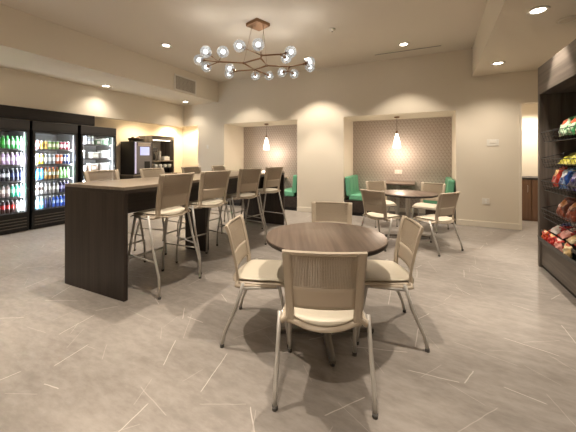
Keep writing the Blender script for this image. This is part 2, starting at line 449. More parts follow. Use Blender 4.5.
# ------------------------------------------------------------------ chandelier
def chandelier():
    cx, cy = -2.36, 3.95
    t = thing('branching_globe_chandelier', 'brass branching chandelier with clear glass globes on a square ceiling plate', 'chandelier', (cx, cy, ZC))
    a = PI/4+.45
    c_, s_ = .185, .185
    Mx = Matrix.Rotation(math.radians(25)+PI/4, 4, 'Z')
    mb = MB(); mb.box((-.135, -.135, -.05), (.135, .135, 0), 0, .006, Mx); obj('canopy', mb, M['brass'], t)
    F_ = 293.; ya = math.radians(25); rt = Vector((math.cos(ya), math.sin(ya), 0)); fw = Vector((-math.sin(ya), math.cos(ya), 0))
    def world(a, b, z): return rt*a+fw*b+Vector((-cx, -cy, z-ZC))
    # plan of the frame: (across, away) metres along the room's diagonal, measured from the viewer
    ZF_ = 2.79; ZG = 2.84
    nodes = {'A': (-1.06, 4.49), 'B': (-.69, 4.55), 'C': (-.40, 4.33), 'D': (-.56, 4.90), 'E': (-.335, 4.68), 'F': (.02, 4.74), 'H': (-.88, 4.98),
             'G': (-.38, 4.21), 'K': (-.10, 4.17), 'P': (.245, 4.60), 'Q': (0.0, 4.98), 'R': (-.395, 5.15)}
    N = {k: world(*v, ZF_) for k, v in nodes.items()}
    mbf = MB()
    for p, q in (('A', 'B'), ('B', 'C'), ('B', 'D'), ('C', 'E'), ('D', 'E'), ('E', 'F'), ('C', 'G'), ('G', 'K'), ('F', 'P'), ('F', 'Q'), ('D', 'H'), ('D', 'R')):
        mbf.tube([N[p], N[q]], .012, 10)
    for k in N: mbf.sphere(N[k], .02, u=12, v=8)
    frame = obj('frame', mbf, M['brass'], t)
    globes = [('A', -1.18, 4.21), ('A', -.935, 4.21), ('A', -1.38, 4.56), ('A', -1.37, 4.92), ('H', -.99, 5.00), ('H', -1.07, 5.33),
              ('G', -.66, 3.99), ('G', -.40, 3.94), ('K', .039, 4.21), ('K', -.03, 4.47), ('P', .345, 4.66), ('P', .368, 4.91),
              ('Q', -.107, 5.24), ('Q', .109, 5.32), ('R', -.353, 5.44), ('D', -.606, 5.46)]
    for k, a_, b_ in globes:
        cc = world(a_, b_, ZG); d = cc-N[k]; dn = d.normalized(); r = .083
        mb = MB(); e0 = cc-dn*r*.98; mb.tube([N[k], e0, cc-dn*.035], [.008, .008, .007], 8)
        mb.tube([cc-dn*(r+.006), cc-dn*(r-.006)], .024, 14); mb.tube([cc-dn*.075, cc-dn*.032], [.015, .019], 12)
        arm = obj('arm', mb, M['brass'], t)
        mb = MB(); mb.sphere(cc, r, 0, 24, 14); gl = obj('globe', mb, M['globe'], arm)
        mb = MB(); mb.sphere(cc+dn*.006, .034, 0, 16, 10); obj('bulb', mb, M['bulb'], gl)
    def pt(a, b, z=0): return rt*a+fw*b+Vector((0, 0, ZG-ZC+z))
    # suspension cables
    mb = MB()
    for k, q in (('B', (-.09, 0)), ('C', (.09, 0)), ('F', (.09, 0.02)), ('A', (-.09, 0.02))):
        top = rt*q[0]+fw*q[1]+Vector((0, 0, -.05))
        if k in 'BC': mb.tube([N[k], top], .0025, 6)
    mb.tube([N['E'], rt*.08+fw*-.05+Vector((0, 0, -.05))], .0025, 6)
    obj('suspension_cable', mb, M['brass'], t)
    for i in range(5):
        d = bpy.data.lights.new('chandelier_glow', 'POINT'); d.energy = 1.6; d.color = (1, .95, .88); d.shadow_soft_size = .08
        o = bpy.data.objects.new('chandelier_glow', d); C.objects.link(o)
        q = pt(-.7+i*.35, (-.25, .35)[i % 2], .22); o.location = Vector((cx, cy, ZC))+q
chandelier()

# ------------------------------------------------------------------ chairs and stools
def make_seat(name, label, cat, sz, bh, stool):
    """local: +Y is forward; origin on the floor under the seat centre"""
    t = thing(name, label, cat)
    HW = .222; YR, YF = -.215, .185
    # seat shell + pad : superellipse sheet, gently dished, front edge rolled down
    def seatfn(hw, yr, yf, dz):
        def fn(u, v):
            a = 2*u-1; b = 2*v-1
            # square-to-squircle
            k = 2.6; x = a*math.sqrt(max(0, 1-.14*b*b)); y = b*math.sqrt(max(0, 1-.14*a*a))
            px = hw*x*1.02; yq = yr-.06*(1-a*a)*max(0, -b); py = (yq+yf)/2+(yf-yq)/2*y*1.02
            z = sz+dz-.012*(1-a*a)*(1-b*b)-(.03*max(0, b-.35)**2/.42)-.022*max(0, -b-.55)**2/.2*(1-a*a)
            return (px, py, z), (0, -.0, 1)
        return fn
    mb = MB(); mb.surf(seatfn(HW, YR, YF, -.018), 16, 16, lambda u, v: .030*(1-.75*max(abs(2*u-1), abs(2*v-1))**6)); st = obj('seat', mb, M['plastic'], t)
    mb = MB(); mb.surf(seatfn(HW-.018, YR+.02, YF-.012, .004), 16, 16, lambda u, v: .026*(1-.8*max(abs(2*u-1), abs(2*v-1))**5)); obj('seat_pad', mb, M['pad'], st)
    # backrest surface
    zb, zt = sz+.035, sz+bh
    y0 = YR-.018
    def back(s, tt):     # s -1..1 , tt 0..1 (can run outside)
        hw = .207+.015*tt
        y = y0-.065*max(0, tt)**1.25+.032*s*s*(1-.3*tt)-.018*max(0, tt-.85)*6*.4
        return Vector((hw*s, y, zb+(zt-zb)*tt))
    def nrm(s, tt):
        e = .01; a = back(s+e, tt)-back(s-e, tt); b = back(s, tt+e)-back(s, tt-e); return a.cross(b).normalized()
    def strip(mb, s0, s1, t0, t1, ns, nt, th): mb.surf(lambda u, v: (back(s0+(s1-s0)*u, t0+(t1-t0)*v), nrm(s0+(s1-s0)*u, t0+(t1-t0)*v)), ns, nt, th)
    mb = MB(); ws = .21
    TB = .41; PT = .95
    strip(mb, -1, -1+ws, -.21, 1, 3, 16, .016); strip(mb, 1-ws, 1, -.21, 1, 3, 16, .016)
    strip(mb, -1+ws, 1-ws, PT, 1, 12, 2, .016)
    bf = obj('back_frame', mb, M['plastic'], t)
    mb = MB(); strip(mb, -1+ws, 1-ws, .06, TB, 12, 5, .010); obj('lumbar_band', mb, M['plastic'], bf)
    # perforated panel: a real lattice
    mb = MB(); nu, nv = 40, 24; V = []
    for i in range(nu+1):
        V.append([mb.bm.verts.new(back(-1+ws+(2-2*ws)*i/nu, TB+(PT-TB)*j/nv)) for j in range(nv+1)])
    for i in range(nu):
        for j in range(nv): mb.bm.faces.new((V[i][j], V[i+1][j], V[i+1][j+1], V[i][j+1]))
    pn = obj('perforated_panel', mb, M['plastic'], bf)
    md = pn.modifiers.new('lattice', 'WIREFRAME'); md.thickness = .0086; md.use_even_offset = False; md.use_boundary = True
    # side brackets from back to leg heads
    legx = .25
    for s in (-1, 1):
        mb = MB()
        a = back(s*.93, .04); b = back(s*.95, -.12); c = Vector((s*.228, YR+.01, sz-.03)); d = Vector((s*(legx-.008), -.145, sz-.035))
        pts = [a, b, c, d]
        wv = [.008, .013, .014, .012]
        mb.tube(pts, wv, 8); mb.tube([c, Vector((s*.225, YR+.1, sz-.03)), Vector((s*.222, .08, sz-.032))], [.013, .012, .008], 8)
        obj('side_bracket', mb, M['plastic'], t)
    fr = .0125; H = sz
    for s in (-1, 1):
        if not stool: rear = [(s*legx, -.15, sz-.005), (s*(legx+.004), -.20, sz*.62), (s*(legx+.008), -.278, sz*.22), (s*(legx+.008), -.298, .012)]
        else: rear = [(s*legx, -.15, sz-.005), (s*(legx+.008), -.22, sz*.62), (s*(legx+.014), -.315, sz*.26), (s*(legx+.014), -.325, .012)]
        if not stool: front = [(s*.205, .10, sz-.035), (s*.212, .13, sz*.6), (s*.218, .165, sz*.2), (s*.218, .17, .012)]
        else: front = [(s*.205, .10, sz-.035), (s*.215, .15, sz*.62), (s*.225, .205, sz*.26), (s*.225, .212, .012)]
        for p in (rear, front):
            mb = MB(); mb.tube(p, [fr, fr, fr, fr*.95], 10); lg = obj('leg', mb, M['steel'], t)
            mb = MB(); x, y, z = p[-1]; mb.cyl((x, y, 0), (x, y, .022), .0145, 12); obj('glide', mb, M['glide'], lg)
    # under-seat frame
    mb = MB(); mb.tube([(-.205, .10, sz-.042), (.205, .10, sz-.042)], .010, 8); mb.tube([(-legx, -.15, sz-.04), (legx, -.15, sz-.04)], .010, 8)
    for s in (-1, 1): mb.tube([(s*legx, -.15, sz-.04), (s*.205, .10, sz-.042)], .010, 8)
    obj('seat_frame', mb, M['steel'], t)
    if stool:
        mb = MB(); zf = .30; mb.tube([(-.224, .201, zf-.02), (.224, .201, zf-.02)], .010, 8); obj('footrest', mb, M['steel'], t)
        for s in (-1, 1):
            mb = MB(); mb.tube([(s*.262, -.285, zf+.03), (s*.223, .197, zf+.03)], .008, 8); obj('stretcher', mb, M['steel'], t)
    return t
CH = make_seat('dining_chair', 'x', 'chair', .45, .385, False)
ST = make_seat('bar_stool', 'x', 'stool', .765, .395, True)
used = {}
def place(proto, o, f, label, group):
    rz = math.atan2(f[1], f[0])-PI/2
    if proto.name not in used: used[proto.name] = 1; proto.location = (*o, 0); proto.rotation_euler = (0, 0, rz); proto['label'] = label; proto['group'] = group; return
    dup(proto, (*o, 0), rz, label, group)
T1 = (-.68, 2.13); T2 = (-.25, 5.23)
g1 = 'chairs around the near round table'; g2 = 'chairs around the far round table'
place(CH, (-.573, 1.737), (-.34, .94), 'cream chair at the near round table, back turned to the camera', g1)
place(CH, (-1.095, 2.01), (.94, .34), 'cream chair on the left side of the near round table', g1)
place(CH, (-.35, 2.36), (-.94, -.34), 'cream chair on the right side of the near round table', g1)
place(CH, (-.855, 2.84), (.245, -.97), 'cream chair on the far side of the near round table, facing the camera', g1)
place(CH, (-.567, 4.714), (.52, .855), 'cream chair on the near left of the far round table', g2)
place(CH, (.095, 4.80), (-.8, .6), 'cream chair on the near right of the far round table', g2)
place(CH, (-.75, 5.96), (.565, -.825), 'cream chair on the far left of the far round table', g2)
place(CH, (.046, 5.95), (-.37, -.93), 'cream chair on the far right of the far round table', g2)
g3 = 'stools on the near side of the bar'; g4 = 'stools on the far side of the bar'
od = ['nearest the camera', 'second from the camera', 'third from the camera', 'farthest from the camera']
for i, y in enumerate((2.25, 2.92, 3.71, 4.45)): place(ST, (-2.565, y), (-1, (.03, .22, .24, .22)[i]), 'tall cream bar stool on the near side of the bar, '+od[i], g3)
for i, y in enumerate((2.37, 3.13, 3.92, 4.68)): place(ST, (-3.42, y), (1, (.02, .05, -.04, .03)[i]), 'cream bar stool behind the bar on the cooler side, '+od[i], g4)

# ------------------------------------------------------------------ round tables
def round_table(label, c, rz):
    t = thing('round_table', label, 'table', (*c, 0), rz, 'round pedestal tables')
    r = .448; mb = MB(); mb.lathe([(0, .705), (r-.012, .705), (r-.003, .708), (r, .716), (r, .733)], n=64)
    mb.lathe([(0, .7335), (r-.003, .7335), (r, .7335), (r, .733), (r-.001, .737), (r-.006, .739), (0, .739)], n=64, mi=1) if False else None
    obj('edge_band', mb, M['dark_wood'], t)
    mb = MB(); mb.lathe([(0, .733), (r, .733), (r-.001, .737), (r-.006, .739), (0, .739)], n=64); obj('tabletop', mb, M['table_wood'], t)
    mb = MB(); mb.lathe([(.06, .02), (.05, .05), (.036, .07), (.036, .66), (.05, .68), (.05, .704)], n=24); obj('pedestal', mb, M['steel'], t)
    mb = MB(); mb.lathe([(0, .692), (.13, .692), (.14, .698), (.14, .705), (0, .705)], n=24); obj('mounting_plate', mb, M['dark_leg'], t)
    for k in range(4):
        a = k*PI/2; d = Vector((math.cos(a), math.sin(a), 0)); q = Vector((-d.y, d.x, 0))
        mb = MB()
        def fn(u, v, d=d, q=q):
            rr = .03+.33*u; hw = .03-.010*u
            return d*rr+q*(hw*(2*v-1))+Vector((0, 0, .04-.014*u)), (0, 0, 1)
        mb.surf(fn, 8, 2, lambda u, v: .034-.012*u); ft = obj('foot', mb, M['dark_leg'], t)
        mb = MB(); mb.cyl(d*.345+Vector((0, 0, 0)), d*.345+Vector((0, 0, .02)), .016, 12); obj('glide', mb, M['glide'], ft)
round_table('round walnut pedestal table in the foreground', T1, math.radians(-65))
round_table('round walnut pedestal table farther back, before the right booth', T2, math.radians(-75))

# ------------------------------------------------------------------ bar
X0, X1, Y0, Y1 = -3.43, -2.50, 1.80, 5.2
t = thing('bar_table', 'long bar height table with dark panel end and taupe top', 'table', ((X0+X1)/2, (Y0+Y1)/2, 0))
hx = (X1-X0)/2; hy = (Y1-Y0)/2
mb = MB(); mb.box((-hx-.0, -hy-.0, 1.022), (hx, hy, 1.052), 0, .003); obj('tabletop', mb, M['bar_top'], t)
mb = MB(); mb.box((-hx, -hy, .99), (hx, hy, 1.0215)); obj('edge_band', mb, M['dark_wood_y'], t)
for a in (-hy, hy-.04):
    mb = MB(); mb.box((-hx, a, 0), (hx, a+.04, .99), 0, .002); obj('end_panel', mb, M['dark_wood'], t)
mb = MB(); mb.box((-.10, -hy+.04, .70), (-.04, hy-.04, .99), 0, .002); obj('modesty_panel', mb, M['dark_wood_y'], t)
for a in (-.22,):
    mb = MB(); mb.box((-.20, a-.04, 0), (.17, a+.04, .699), 0, .002); obj('centre_support', mb, M['dark_wood'], t)

# ------------------------------------------------------------------ pendants
def pendant(label, x, y):
    t = thing('pendant_lamp', label, 'lamp', (x, y, ZO), 0, 'pendant lamps over the booths')
    mb = MB(); mb.lathe([(0, -.028), (.05, -.028), (.058, -.02), (.058, 0), (0, 0)], n=24); obj('canopy', mb, M['brass'], t)
    mb = MB(); mb.tube([(0, 0, -.028), (0, 0, -.32)], .004, 8); obj('cord', mb, M['charcoal'], t)
    mb = MB(); mb.lathe([(0, -.385), (.022, -.385), (.026, -.36), (.02, -.325), (.008, -.315), (0, -.315)], n=16); obj('socket', mb, M['brass'], t)
    mb = MB(); mb.lathe([(.024, -.385), (.034, -.42), (.058, -.52), (.078, -.62), (.086, -.69), (.080, -.725), (.076, -.722), (.080, -.688), (.073, -.62), (.053, -.52), (.029, -.42), (.020, -.385), (.024, -.385)][::-1], n=28); obj('lamp_shade', mb, M['pend'], t)
    mb = MB(); mb.lathe([(.079, -.733), (.083, -.733), (.083, -.724), (.079, -.724), (.079, -.733)], n=28); obj('rim', mb, M['brass'], t)
    d = bpy.data.lights.new('pendant_glow', 'POINT'); d.energy = 19; d.color = (1, .80, .62); d.shadow_soft_size = .09
    o = bpy.data.objects.new('pendant_glow', d); C.objects.link(o); o.location = (x, y, ZO-.80)
pendant('white glowing pendant lamp hanging in the left booth', -3.98, 7.12)
pendant('white glowing pendant lamp hanging in the right booth', -.575, 7.12)

# ------------------------------------------------------------------ booth furniture
def bench(label, x, side):
    """side +1: back against the left cheek, sitter faces +X"""
    t = thing('booth_bench', label, 'bench', (x, 7.11, 0), 0 if side > 0 else PI, 'green booth benches')
    hy = .46
    mb = MB(); mb.box((.02, -hy+.02, 0), (.50, hy-.02, .08)); obj('plinth', mb, M['black_matte'], t)
    mb = MB(); mb.box((.0, -hy, .08), (.54, hy, .34), 0, .004); obj('base', mb, M['dark_wood_y'], t)
    mb = MB(); mb.box((.10, -hy, .34), (.58, hy, .475), 0, .03); obj('seat_cushion', mb, M['green'], t)
    Mx = Matrix.Rotation(math.radians(-5), 4, 'Y')
    mb = MB(); mb.box((.08, -hy, .42), (.20, hy, .87), 0, .03, Mx)
    b = obj('back_cushion', mb, M['green'], t)
    mb = MB()
    for y in (-hy/3, hy/3): mb.tube([Mx @ Vector((.2015, y, .49)), Mx @ Vector((.2015, y, .84))], .0022, 6)
    obj('seam', mb, simple('green_seam', (.02, .16, .09), .6), b)
bench('green booth bench against the left side of the right booth', DL+.005, 1)
bench('green booth bench against the right side of the right booth', DR-.005, -1)
bench('green booth bench against the right side of the left booth', BR-.005, -1)
bench('green booth bench against the left side of the left booth, behind the bar', BL+.005, 1)
def booth_table(label, x):
    t = thing('booth_table', label, 'table', (x, 7.17, 0), 0, 'booth tables')
    mb = MB(); mb.box((-.37, -.38, .715), (.37, .425, .75), 0, .004); obj('tabletop', mb, M['table_wood'], t)
    mb = MB(); mb.box((-.035, -.03, .03), (.035, .03, .715), 0, .004); obj('pedestal', mb, M['steel'], t)
    mb = MB(); mb.box((-.22, -.22, 0), (.22, .22, .03), 0, .01); obj('base_plate', mb, M['dark_leg'], t)
booth_table('dark wood table between the benches of the right booth', -.56)
booth_table('dark wood table between the benches of the left booth', -3.945)

# ------------------------------------------------------------------ drinks coolers
def cooler(label, ya, yb, shelves, ztop):
    """front at x=-6.47 facing +X; local origin at front bottom centre"""
    wd = yb-ya; h = wd/2; D = .72
    t = thing('glass_door_cooler', label, 'cooler', (-6.47, (ya+yb)/2, 0), 0, 'glass door coolers along the left wall')
    mb = MB()
    mb.box((-D, -h, .06), (-.04, -h+.03, ztop)); mb.box((-D, h-.03, .06), (-.04, h, ztop)); mb.box((-D, -h+.03, ztop-.05), (-.04, h-.03, ztop)); mb.box((-D, -h, 0), (-.05, h, .06))
    mb.box((-D, -h+.03, .06), (-.05, h-.03, .30)); mb.box((-D, -h+.03, .3), (-D+.02, h-.03, ztop-.05))
    obj('cabinet', mb, M['black'], t)
    mb = MB(); mb.box((-D+.021, -h+.031, .301), (-D+.03, h-.031, ztop-.18)); mb.box((-D+.03, -h+.0305, .301), (-.06, -h+.037, ztop-.18)); mb.box((-D+.03, h-.037, .301), (-.06, h-.0305, ztop-.18)); obj('liner', mb, M['fr_in'], t)
    mb = MB(); mb.box((-.045, -h, ztop-.17), (0, h, ztop), 0, .004); obj('header_panel', mb, M['charcoal'], t)
    # louvred grille
    g = MB(); g.box((-.05, -h, .045), (-.03, h, .30)); gr = obj('base_grille', g, M['black'], t)
    mb = MB()
    for i in range(4):
        z = .075+i*.053; mb.box((-.03, -h+.04, z), (-.006, h-.04, z+.014), 0, .003)
    obj('louvre', mb, M['slat'], gr)
    # door
    fw_ = .042; z0, z1 = .305, ztop-.175
    mb = MB(); mb.box((-.035, -h+.004, z0), (0, -h+fw_, z1)); mb.box((-.035, h-fw_, z0), (0, h-.004, z1)); mb.box((-.035, -h+fw_, z0), (0, h-fw_, z0+.04)); mb.box((-.035, -h+fw_, z1-.03), (0, h-fw_, z1))
    dr = obj('door', mb, M['black'], t)
    mb = MB(); mb.box((-.020, -h+fw_, z0+.04), (-.014, h-fw_, z1-.03)); obj('door_glass', mb, M['door_glass'], dr)
    mb = MB(); mb.tube([(0, -h+.022, .95), (.035, -h+.022, .97), (.035, -h+.022, 1.33), (0, -h+.022, 1.35)], .008, 8); obj('handle', mb, M['charcoal'], dr)
    for s in (-1, 1):
        mb = MB(); mb.box((-.062, s*(h-.058)-.006, z0+.05), (-.05, s*(h-.058)+.006, z1-.04)); obj('light_strip', mb, M['led'], t)
    for z in shelves:
        mb = MB()
        for i in range(15): mb.box((-.62, -h+.04+i*(wd-.08)/14-.002, z-.012), (-.085, -h+.04+i*(wd-.08)/14+.002, z-.006))
        mb.box((-.085, -h+.038, z-.026), (-.08, h-.038, z+.006)); mb.box((-.63, -h+.038, z-.012), (-.62, h-.038, z-.002)); mb.box((-.63, -h+.038, z-.006), (-.085, h-.038, z-.0005))
        obj('shelf', mb, M['charcoal'], t)
    for sd in (-1, 1):
        d = bpy.data.lights.new('cooler_light', 'AREA'); d.shape = 'RECTANGLE'; d.size = .03; d.size_y = 1.36; d.energy = 11; d.color = (.9, .96, 1)
        o = bpy.data.objects.new('cooler_light', d); C.objects.link(o); o.location = (-6.47-.066, (ya+yb)/2+sd*(h-.068), 1.06)
        z_ = Vector((.55, sd, 0)).normalized(); y_ = Vector((0, 0, 1)); x_ = y_.cross(z_)
        o.rotation_euler = Matrix((x_, y_, z_)).transposed().to_euler()
    return t
ZS = [1.475, 1.19, .905, .625, .352]
CY = [(2.05, 2.83), (2.87, 3.64), (3.70, 4.47)]
cooler('black glass door drinks cooler at the left edge, holding soda bottles', *CY[0], ZS, 1.99)
cooler('black glass door drinks cooler in the middle, holding cans and bottles', *CY[1], ZS, 1.99)
ZF = [1.60, 1.30, 1.02, .74, .46]
cooler('black glass door cooler on the right, holding packed food', *CY[2], ZF, 1.99)
# dark panel across the top of the coolers
t = thing('fascia_panel', 'dark wood panel running above the drinks coolers', 'panel', (-6.47, 2.98, 2.0))
mb = MB(); mb.box((-.03, -1.05, .03), (.0, 1.0, .215), 0, .002); obj('board', mb, wood('ebony_laminate', (.010, .007, .006), (.022, .016, .013), 1), t)
mb = MB(); mb.box((-.05, -1.05, 0), (-.005, 1.0, .0295)); obj('lower_rail', mb, M['black_matte'], t)

# bottles and cans
colm = {}
def cm(rgb, rough=.3):
    k = (rgb, rough)
    if k not in colm: colm[k] = simple('drink_colour', L(*rgb), rough, 0, .12, 30)
    return colm[k]
def bottle_mesh(body, label, cap):
    mb = MB()
    mb.lathe([(.026, 0), (.030, .006), (.030, .07), (.029, .075), (.029, .135), (.030, .14), (.028, .16), (.014, .195), (.012, .205), (.0145, .206), (.0145, .224), (0, .224)], n=14, mis=[0, 0, 0, 1, 1, 0, 0, 0, 0, 2, 2])
    return mb, [cm(body), cm(label), cm(cap)]
def can_mesh(body, label, cap, h=.165, r=.029):
    mb = MB()
    mb.lathe([(.022, 0), (r, .008), (r, h*.3), (r, h*.68), (r, h-.014), (.023, h-.003), (.022, h), (0, h-.002)], n=14, mis=[2, 0, 1, 0, 2, 2, 2])
    return mb, [cm(body), cm(label), cm(cap)]
W_ = (235, 235, 230); SV = (190, 195, 200); BK = (25, 22, 25)
def row(ci, zi, runs, where, sp, start):
    """runs: (count, kind, body, label, cap, text)"""
    ya, yb = CY[ci]; y = start
    for (n, kind, body, lab, cap, text) in runs:
        nm = {'b': 'soda_bottle', 'c': 'drink_can', 't': 'tall_can'}[kind]; src = None
        for i in range(n):
            if y > yb-.07: return
            if src is None:
                mb, ms = bottle_mesh(body, lab, cap) if kind == 'b' else can_mesh(body, lab, cap, *((.165, .029) if kind == 'c' else (.20, .029)))
                o = src = obj(nm, mb, ms)
            else:
                o = src.copy(); C.objects.link(o)
            o.location = (-6.47-.125, y, ZS[zi]); o.rotation_euler = (0, 0, random.uniform(-.4, .4))
            tag(o, '%s on the %s' % (text, where), 'bottle' if kind == 'b' else 'can', '%ss on the %s' % (text, where))
            y += sp
lv = ['top shelf', 'second shelf', 'third shelf', 'fourth shelf', 'bottom shelf']
A = 'of the left drinks cooler'; B = 'of the middle drinks cooler'
row(0, 0, [(7, 'b', (40, 150, 50), (70, 190, 70), (60, 170, 60), 'green soda bottle'), (4, 'b', (90, 205, 110), (200, 240, 205), (120, 220, 130), 'pale green bottle')], lv[0]+' '+A, .063, 2.124)
row(0, 1, [(6, 'b', (205, 175, 160), (228, 205, 190), W_, 'blush pink bottle'), (5, 'b', (175, 150, 190), (215, 205, 230), W_, 'lilac bottle')], lv[1]+' '+A, .063, 2.124)
row(0, 2, [(8, 'b', (28, 24, 38), (205, 205, 220), (25, 25, 35), 'dark cola bottle with pale label'), (3, 'b', (25, 28, 55), (60, 70, 120), (220, 220, 225), 'navy bottle with white cap')], lv[2]+' '+A, .063, 2.124)
row(0, 3, [(4, 'b', (60, 30, 25), (190, 60, 50), W_, 'brown bottle with red label'), (4, 'b', (150, 130, 130), (225, 215, 210), BK, 'grey bottle with black cap'), (4, 'b', (70, 185, 150), (175, 230, 210), W_, 'mint green bottle')], lv[3]+' '+A, .063, 2.124)
row(0, 4, [(5, 'b', (60, 25, 20), (230, 120, 40), W_, 'cola bottle with orange label'), (4, 'b', (55, 20, 20), (205, 35, 30), (230, 230, 230), 'cola bottle with red label'), (3, 'b', (190, 195, 200), (235, 235, 235), BK, 'clear bottle with black cap')], lv[4]+' '+A, .063, 2.124)
row(1, 0, [(2, 'c', (200, 90, 90), W_, SV, 'pink and white can'), (2, 'c', (225, 190, 90), (150, 110, 40), SV, 'gold can'), (3, 'c', (120, 165, 80), (225, 225, 190), SV, 'green and cream can'), (3, 'c', (165, 50, 75), (225, 215, 225), SV, 'crimson and white can')], lv[0]+' '+B, .063, 2.944)
row(1, 1, [(1, 't', (215, 200, 210), (160, 130, 160), SV, 'mauve can'), (2, 't', (225, 215, 60), (240, 240, 200), SV, 'yellow can'), (3, 't', (150, 160, 165), (225, 225, 225), SV, 'silver can'), (2, 't', (205, 95, 55), (225, 200, 190), SV, 'orange red can'), (2, 't', (55, 70, 130), (200, 205, 225), SV, 'blue can')], lv[1]+' '+B, .063, 2.944)
row(1, 2, [(3, 'b', (60, 140, 230), (120, 190, 245), (230, 110, 30), 'sky blue bottle with orange cap'), (4, 'b', (165, 120, 60), (205, 215, 190), (235, 100, 20), 'amber bottle with orange cap'), (4, 'b', (165, 225, 150), (215, 245, 205), (150, 230, 140), 'pale lime bottle')], lv[2]+' '+B, .063, 2.944)
row(1, 3, [(3, 'b', (190, 190, 190), (75, 60, 55), (220, 220, 220), 'clear bottle with dark label'), (4, 'b', (150, 145, 145), (225, 225, 225), BK, 'grey bottle with white label'), (4, 'b', (45, 40, 85), (170, 165, 210), W_, 'deep purple bottle')], lv[3]+' '+B, .063, 2.944)
row(1, 4, [(3, 'b', (115, 185, 235), (205, 230, 245), W_, 'light blue water bottle'), (2, 'b', (25, 30, 75), (50, 60, 110), W_, 'navy water bottle'), (5, 'b', (55, 95, 205), (150, 180, 235), W_, 'royal blue water bottle')], lv[4]+' '+B, .063, 2.944)
# food packs in the right cooler
def pack(name, cat, label, y, z, w_, h, d, col, lid):
    t = thing(name, label, cat, (-6.47-.16, y, z))
    mb = MB(); mb.prism([(-d/2*.86, 0), (d/2*.86, 0), (d/2, h*.8), (-d/2, h*.8)], -w_/2, w_/2, 0, 'y') if False else mb.box((-d/2, -w_/2, 0), (d/2, w_/2, h*.8), 0, min(.015, h*.2)); obj('tray', mb, cm(col, .25), t)
    mb = MB(); mb.box((-d/2-.003, -w_/2-.003, h*.8), (d/2+.003, w_/2+.003, h), 0, .006); obj('lid', mb, cm(lid, .25), t)
    mb = MB(); mb.box((d/2, -w_*.28, h*.2), (d/2+.002, w_*.28, h*.62), 0); obj('sticker', mb, cm((240, 240, 235), .4), t)
C3 = 'in the right cooler'
for i, (y, c) in enumerate(((3.80, (235, 235, 240)), (3.87, (205, 205, 215)), (3.94, (240, 240, 240)), (4.01, (215, 225, 220)))):
    mb, ms = bottle_mesh(c, (160, 165, 175), W_); o = obj('milk_bottle', mb, ms, None, (-6.60, y, ZF[0])); tag(o, 'white milk bottle on the top shelf of the right cooler', 'bottle', 'white milk bottles on the top shelf of the right cooler')
pack('salad_box', 'food box', 'green and white box on the top shelf of the right cooler', 4.13, ZF[0], .13, .13, .12, (90, 140, 100), (225, 235, 225))
pack('salad_box', 'food box', 'pale green lidded box at the right end of the top shelf in the right cooler', 4.28, ZF[0], .13, .15, .12, (165, 205, 170), (235, 240, 235))
pack('sandwich_box', 'food box', 'slim white box at the left of the second shelf in the right cooler', 3.80, ZF[1], .08, .17, .12, (230, 230, 232), (240, 240, 240))
pack('sandwich_box', 'food box', 'white sandwich box in the middle of the second shelf in the right cooler', 4.05, ZF[1], .15, .14, .13, (222, 215, 205), (240, 240, 238))
pack('sandwich_box', 'food box', 'large white sandwich box at the right of the second shelf in the right cooler', 4.27, ZF[1], .19, .18, .13, (225, 228, 232), (242, 242, 242))
pack('snack_tub', 'food box', 'white and grey tub at the left of the third shelf in the right cooler', 3.82, ZF[2], .11, .13, .11, (200, 205, 210), (240, 240, 240))
pack('snack_tub', 'food box', 'tan snack tub in the middle of the third shelf in the right cooler', 4.02, ZF[2], .17, .17, .13, (205, 175, 155), (235, 232, 230))
pack('snack_tub', 'food box', 'white snack tub at the right of the third shelf in the right cooler', 4.26, ZF[2], .19, .18, .13, (225, 222, 220), (240, 240, 240))
pack('meal_tray', 'food box', 'white meal tray at the left of the fourth shelf in the right cooler', 3.88, ZF[3], .22, .09, .14, (220, 220, 220), (240, 240, 240))
pack('meal_tray', 'food box', 'grey meal tray at the right of the fourth shelf in the right cooler', 4.22, ZF[3], .22, .10, .14, (190, 195, 200), (235, 235, 235))

# ------------------------------------------------------------------ coffee nook
t = thing('base_cabinet', 'low dark cabinet carrying the coffee machine in the nook', 'cabinet', (-6.93, 5.76, 0))
mb = MB(); mb.box((-.31, -.72, .08), (.27, .70, .84), 0, .002); obj('body', mb, M['grey_wood_z'], t)
mb = MB(); mb.box((-.31, -.70, 0), (.22, .68, .08)); obj('plinth', mb, M['black_matte'], t)
for i in range(3):
    y = -.71+i*.47
    mb = MB(); mb.box((.27, y+.005, .10), (.29, y+.46, .82), 0, .002); d_ = obj('door', mb, M['grey_wood_z'], t)
    mb = MB(); mb.tube([(.29, y+.40, .62), (.315, y+.40, .63), (.315, y+.40, .75), (.29, y+.40, .76)], .005, 8); obj('handle', mb, M['steel'], d_)
mb = MB(); mb.box((-.315, -.73, .84), (.30, .71, .875), 0, .003); obj('worktop', mb, M['bar_top'], t)
t = thing('coffee_machine', 'tall black coffee vending machine with grey front and blue screen', 'coffee machine', (-6.955, 5.37, .875))
mb = MB(); mb.box((-.27, -.27, 0), (.235, .27, .86), 0, .008); obj('housing', mb, M['black'], t)
mb = MB(); mb.box((.235, -.262, .03), (.262, .262, .85), 0, .006); fp = obj('front_panel', mb, simple('grey_front', (.17, .16, .165), .35, .3), t)
mb = MB(); mb.box((.262, -.10, .50), (.268, .18, .72), 0, .002); obj('touch_screen', mb, M['screen'], fp)
mb = MB(); mb.box((.262, -.255, .03), (.27, -.21, .84)); obj('side_light', mb, emit('lilac_side_light', (.42, .40, .9), .28), fp)
mb = MB(); mb.box((.262, .03, .10), (.266, .20, .34), 0, .002); obj('cup_bay', mb, M['black_matte'], fp)
mb = MB(); mb.box((.262, -.02, .04), (.33, .24, .07), 0, .004); obj('drip_tray', mb, M['charcoal'], t)
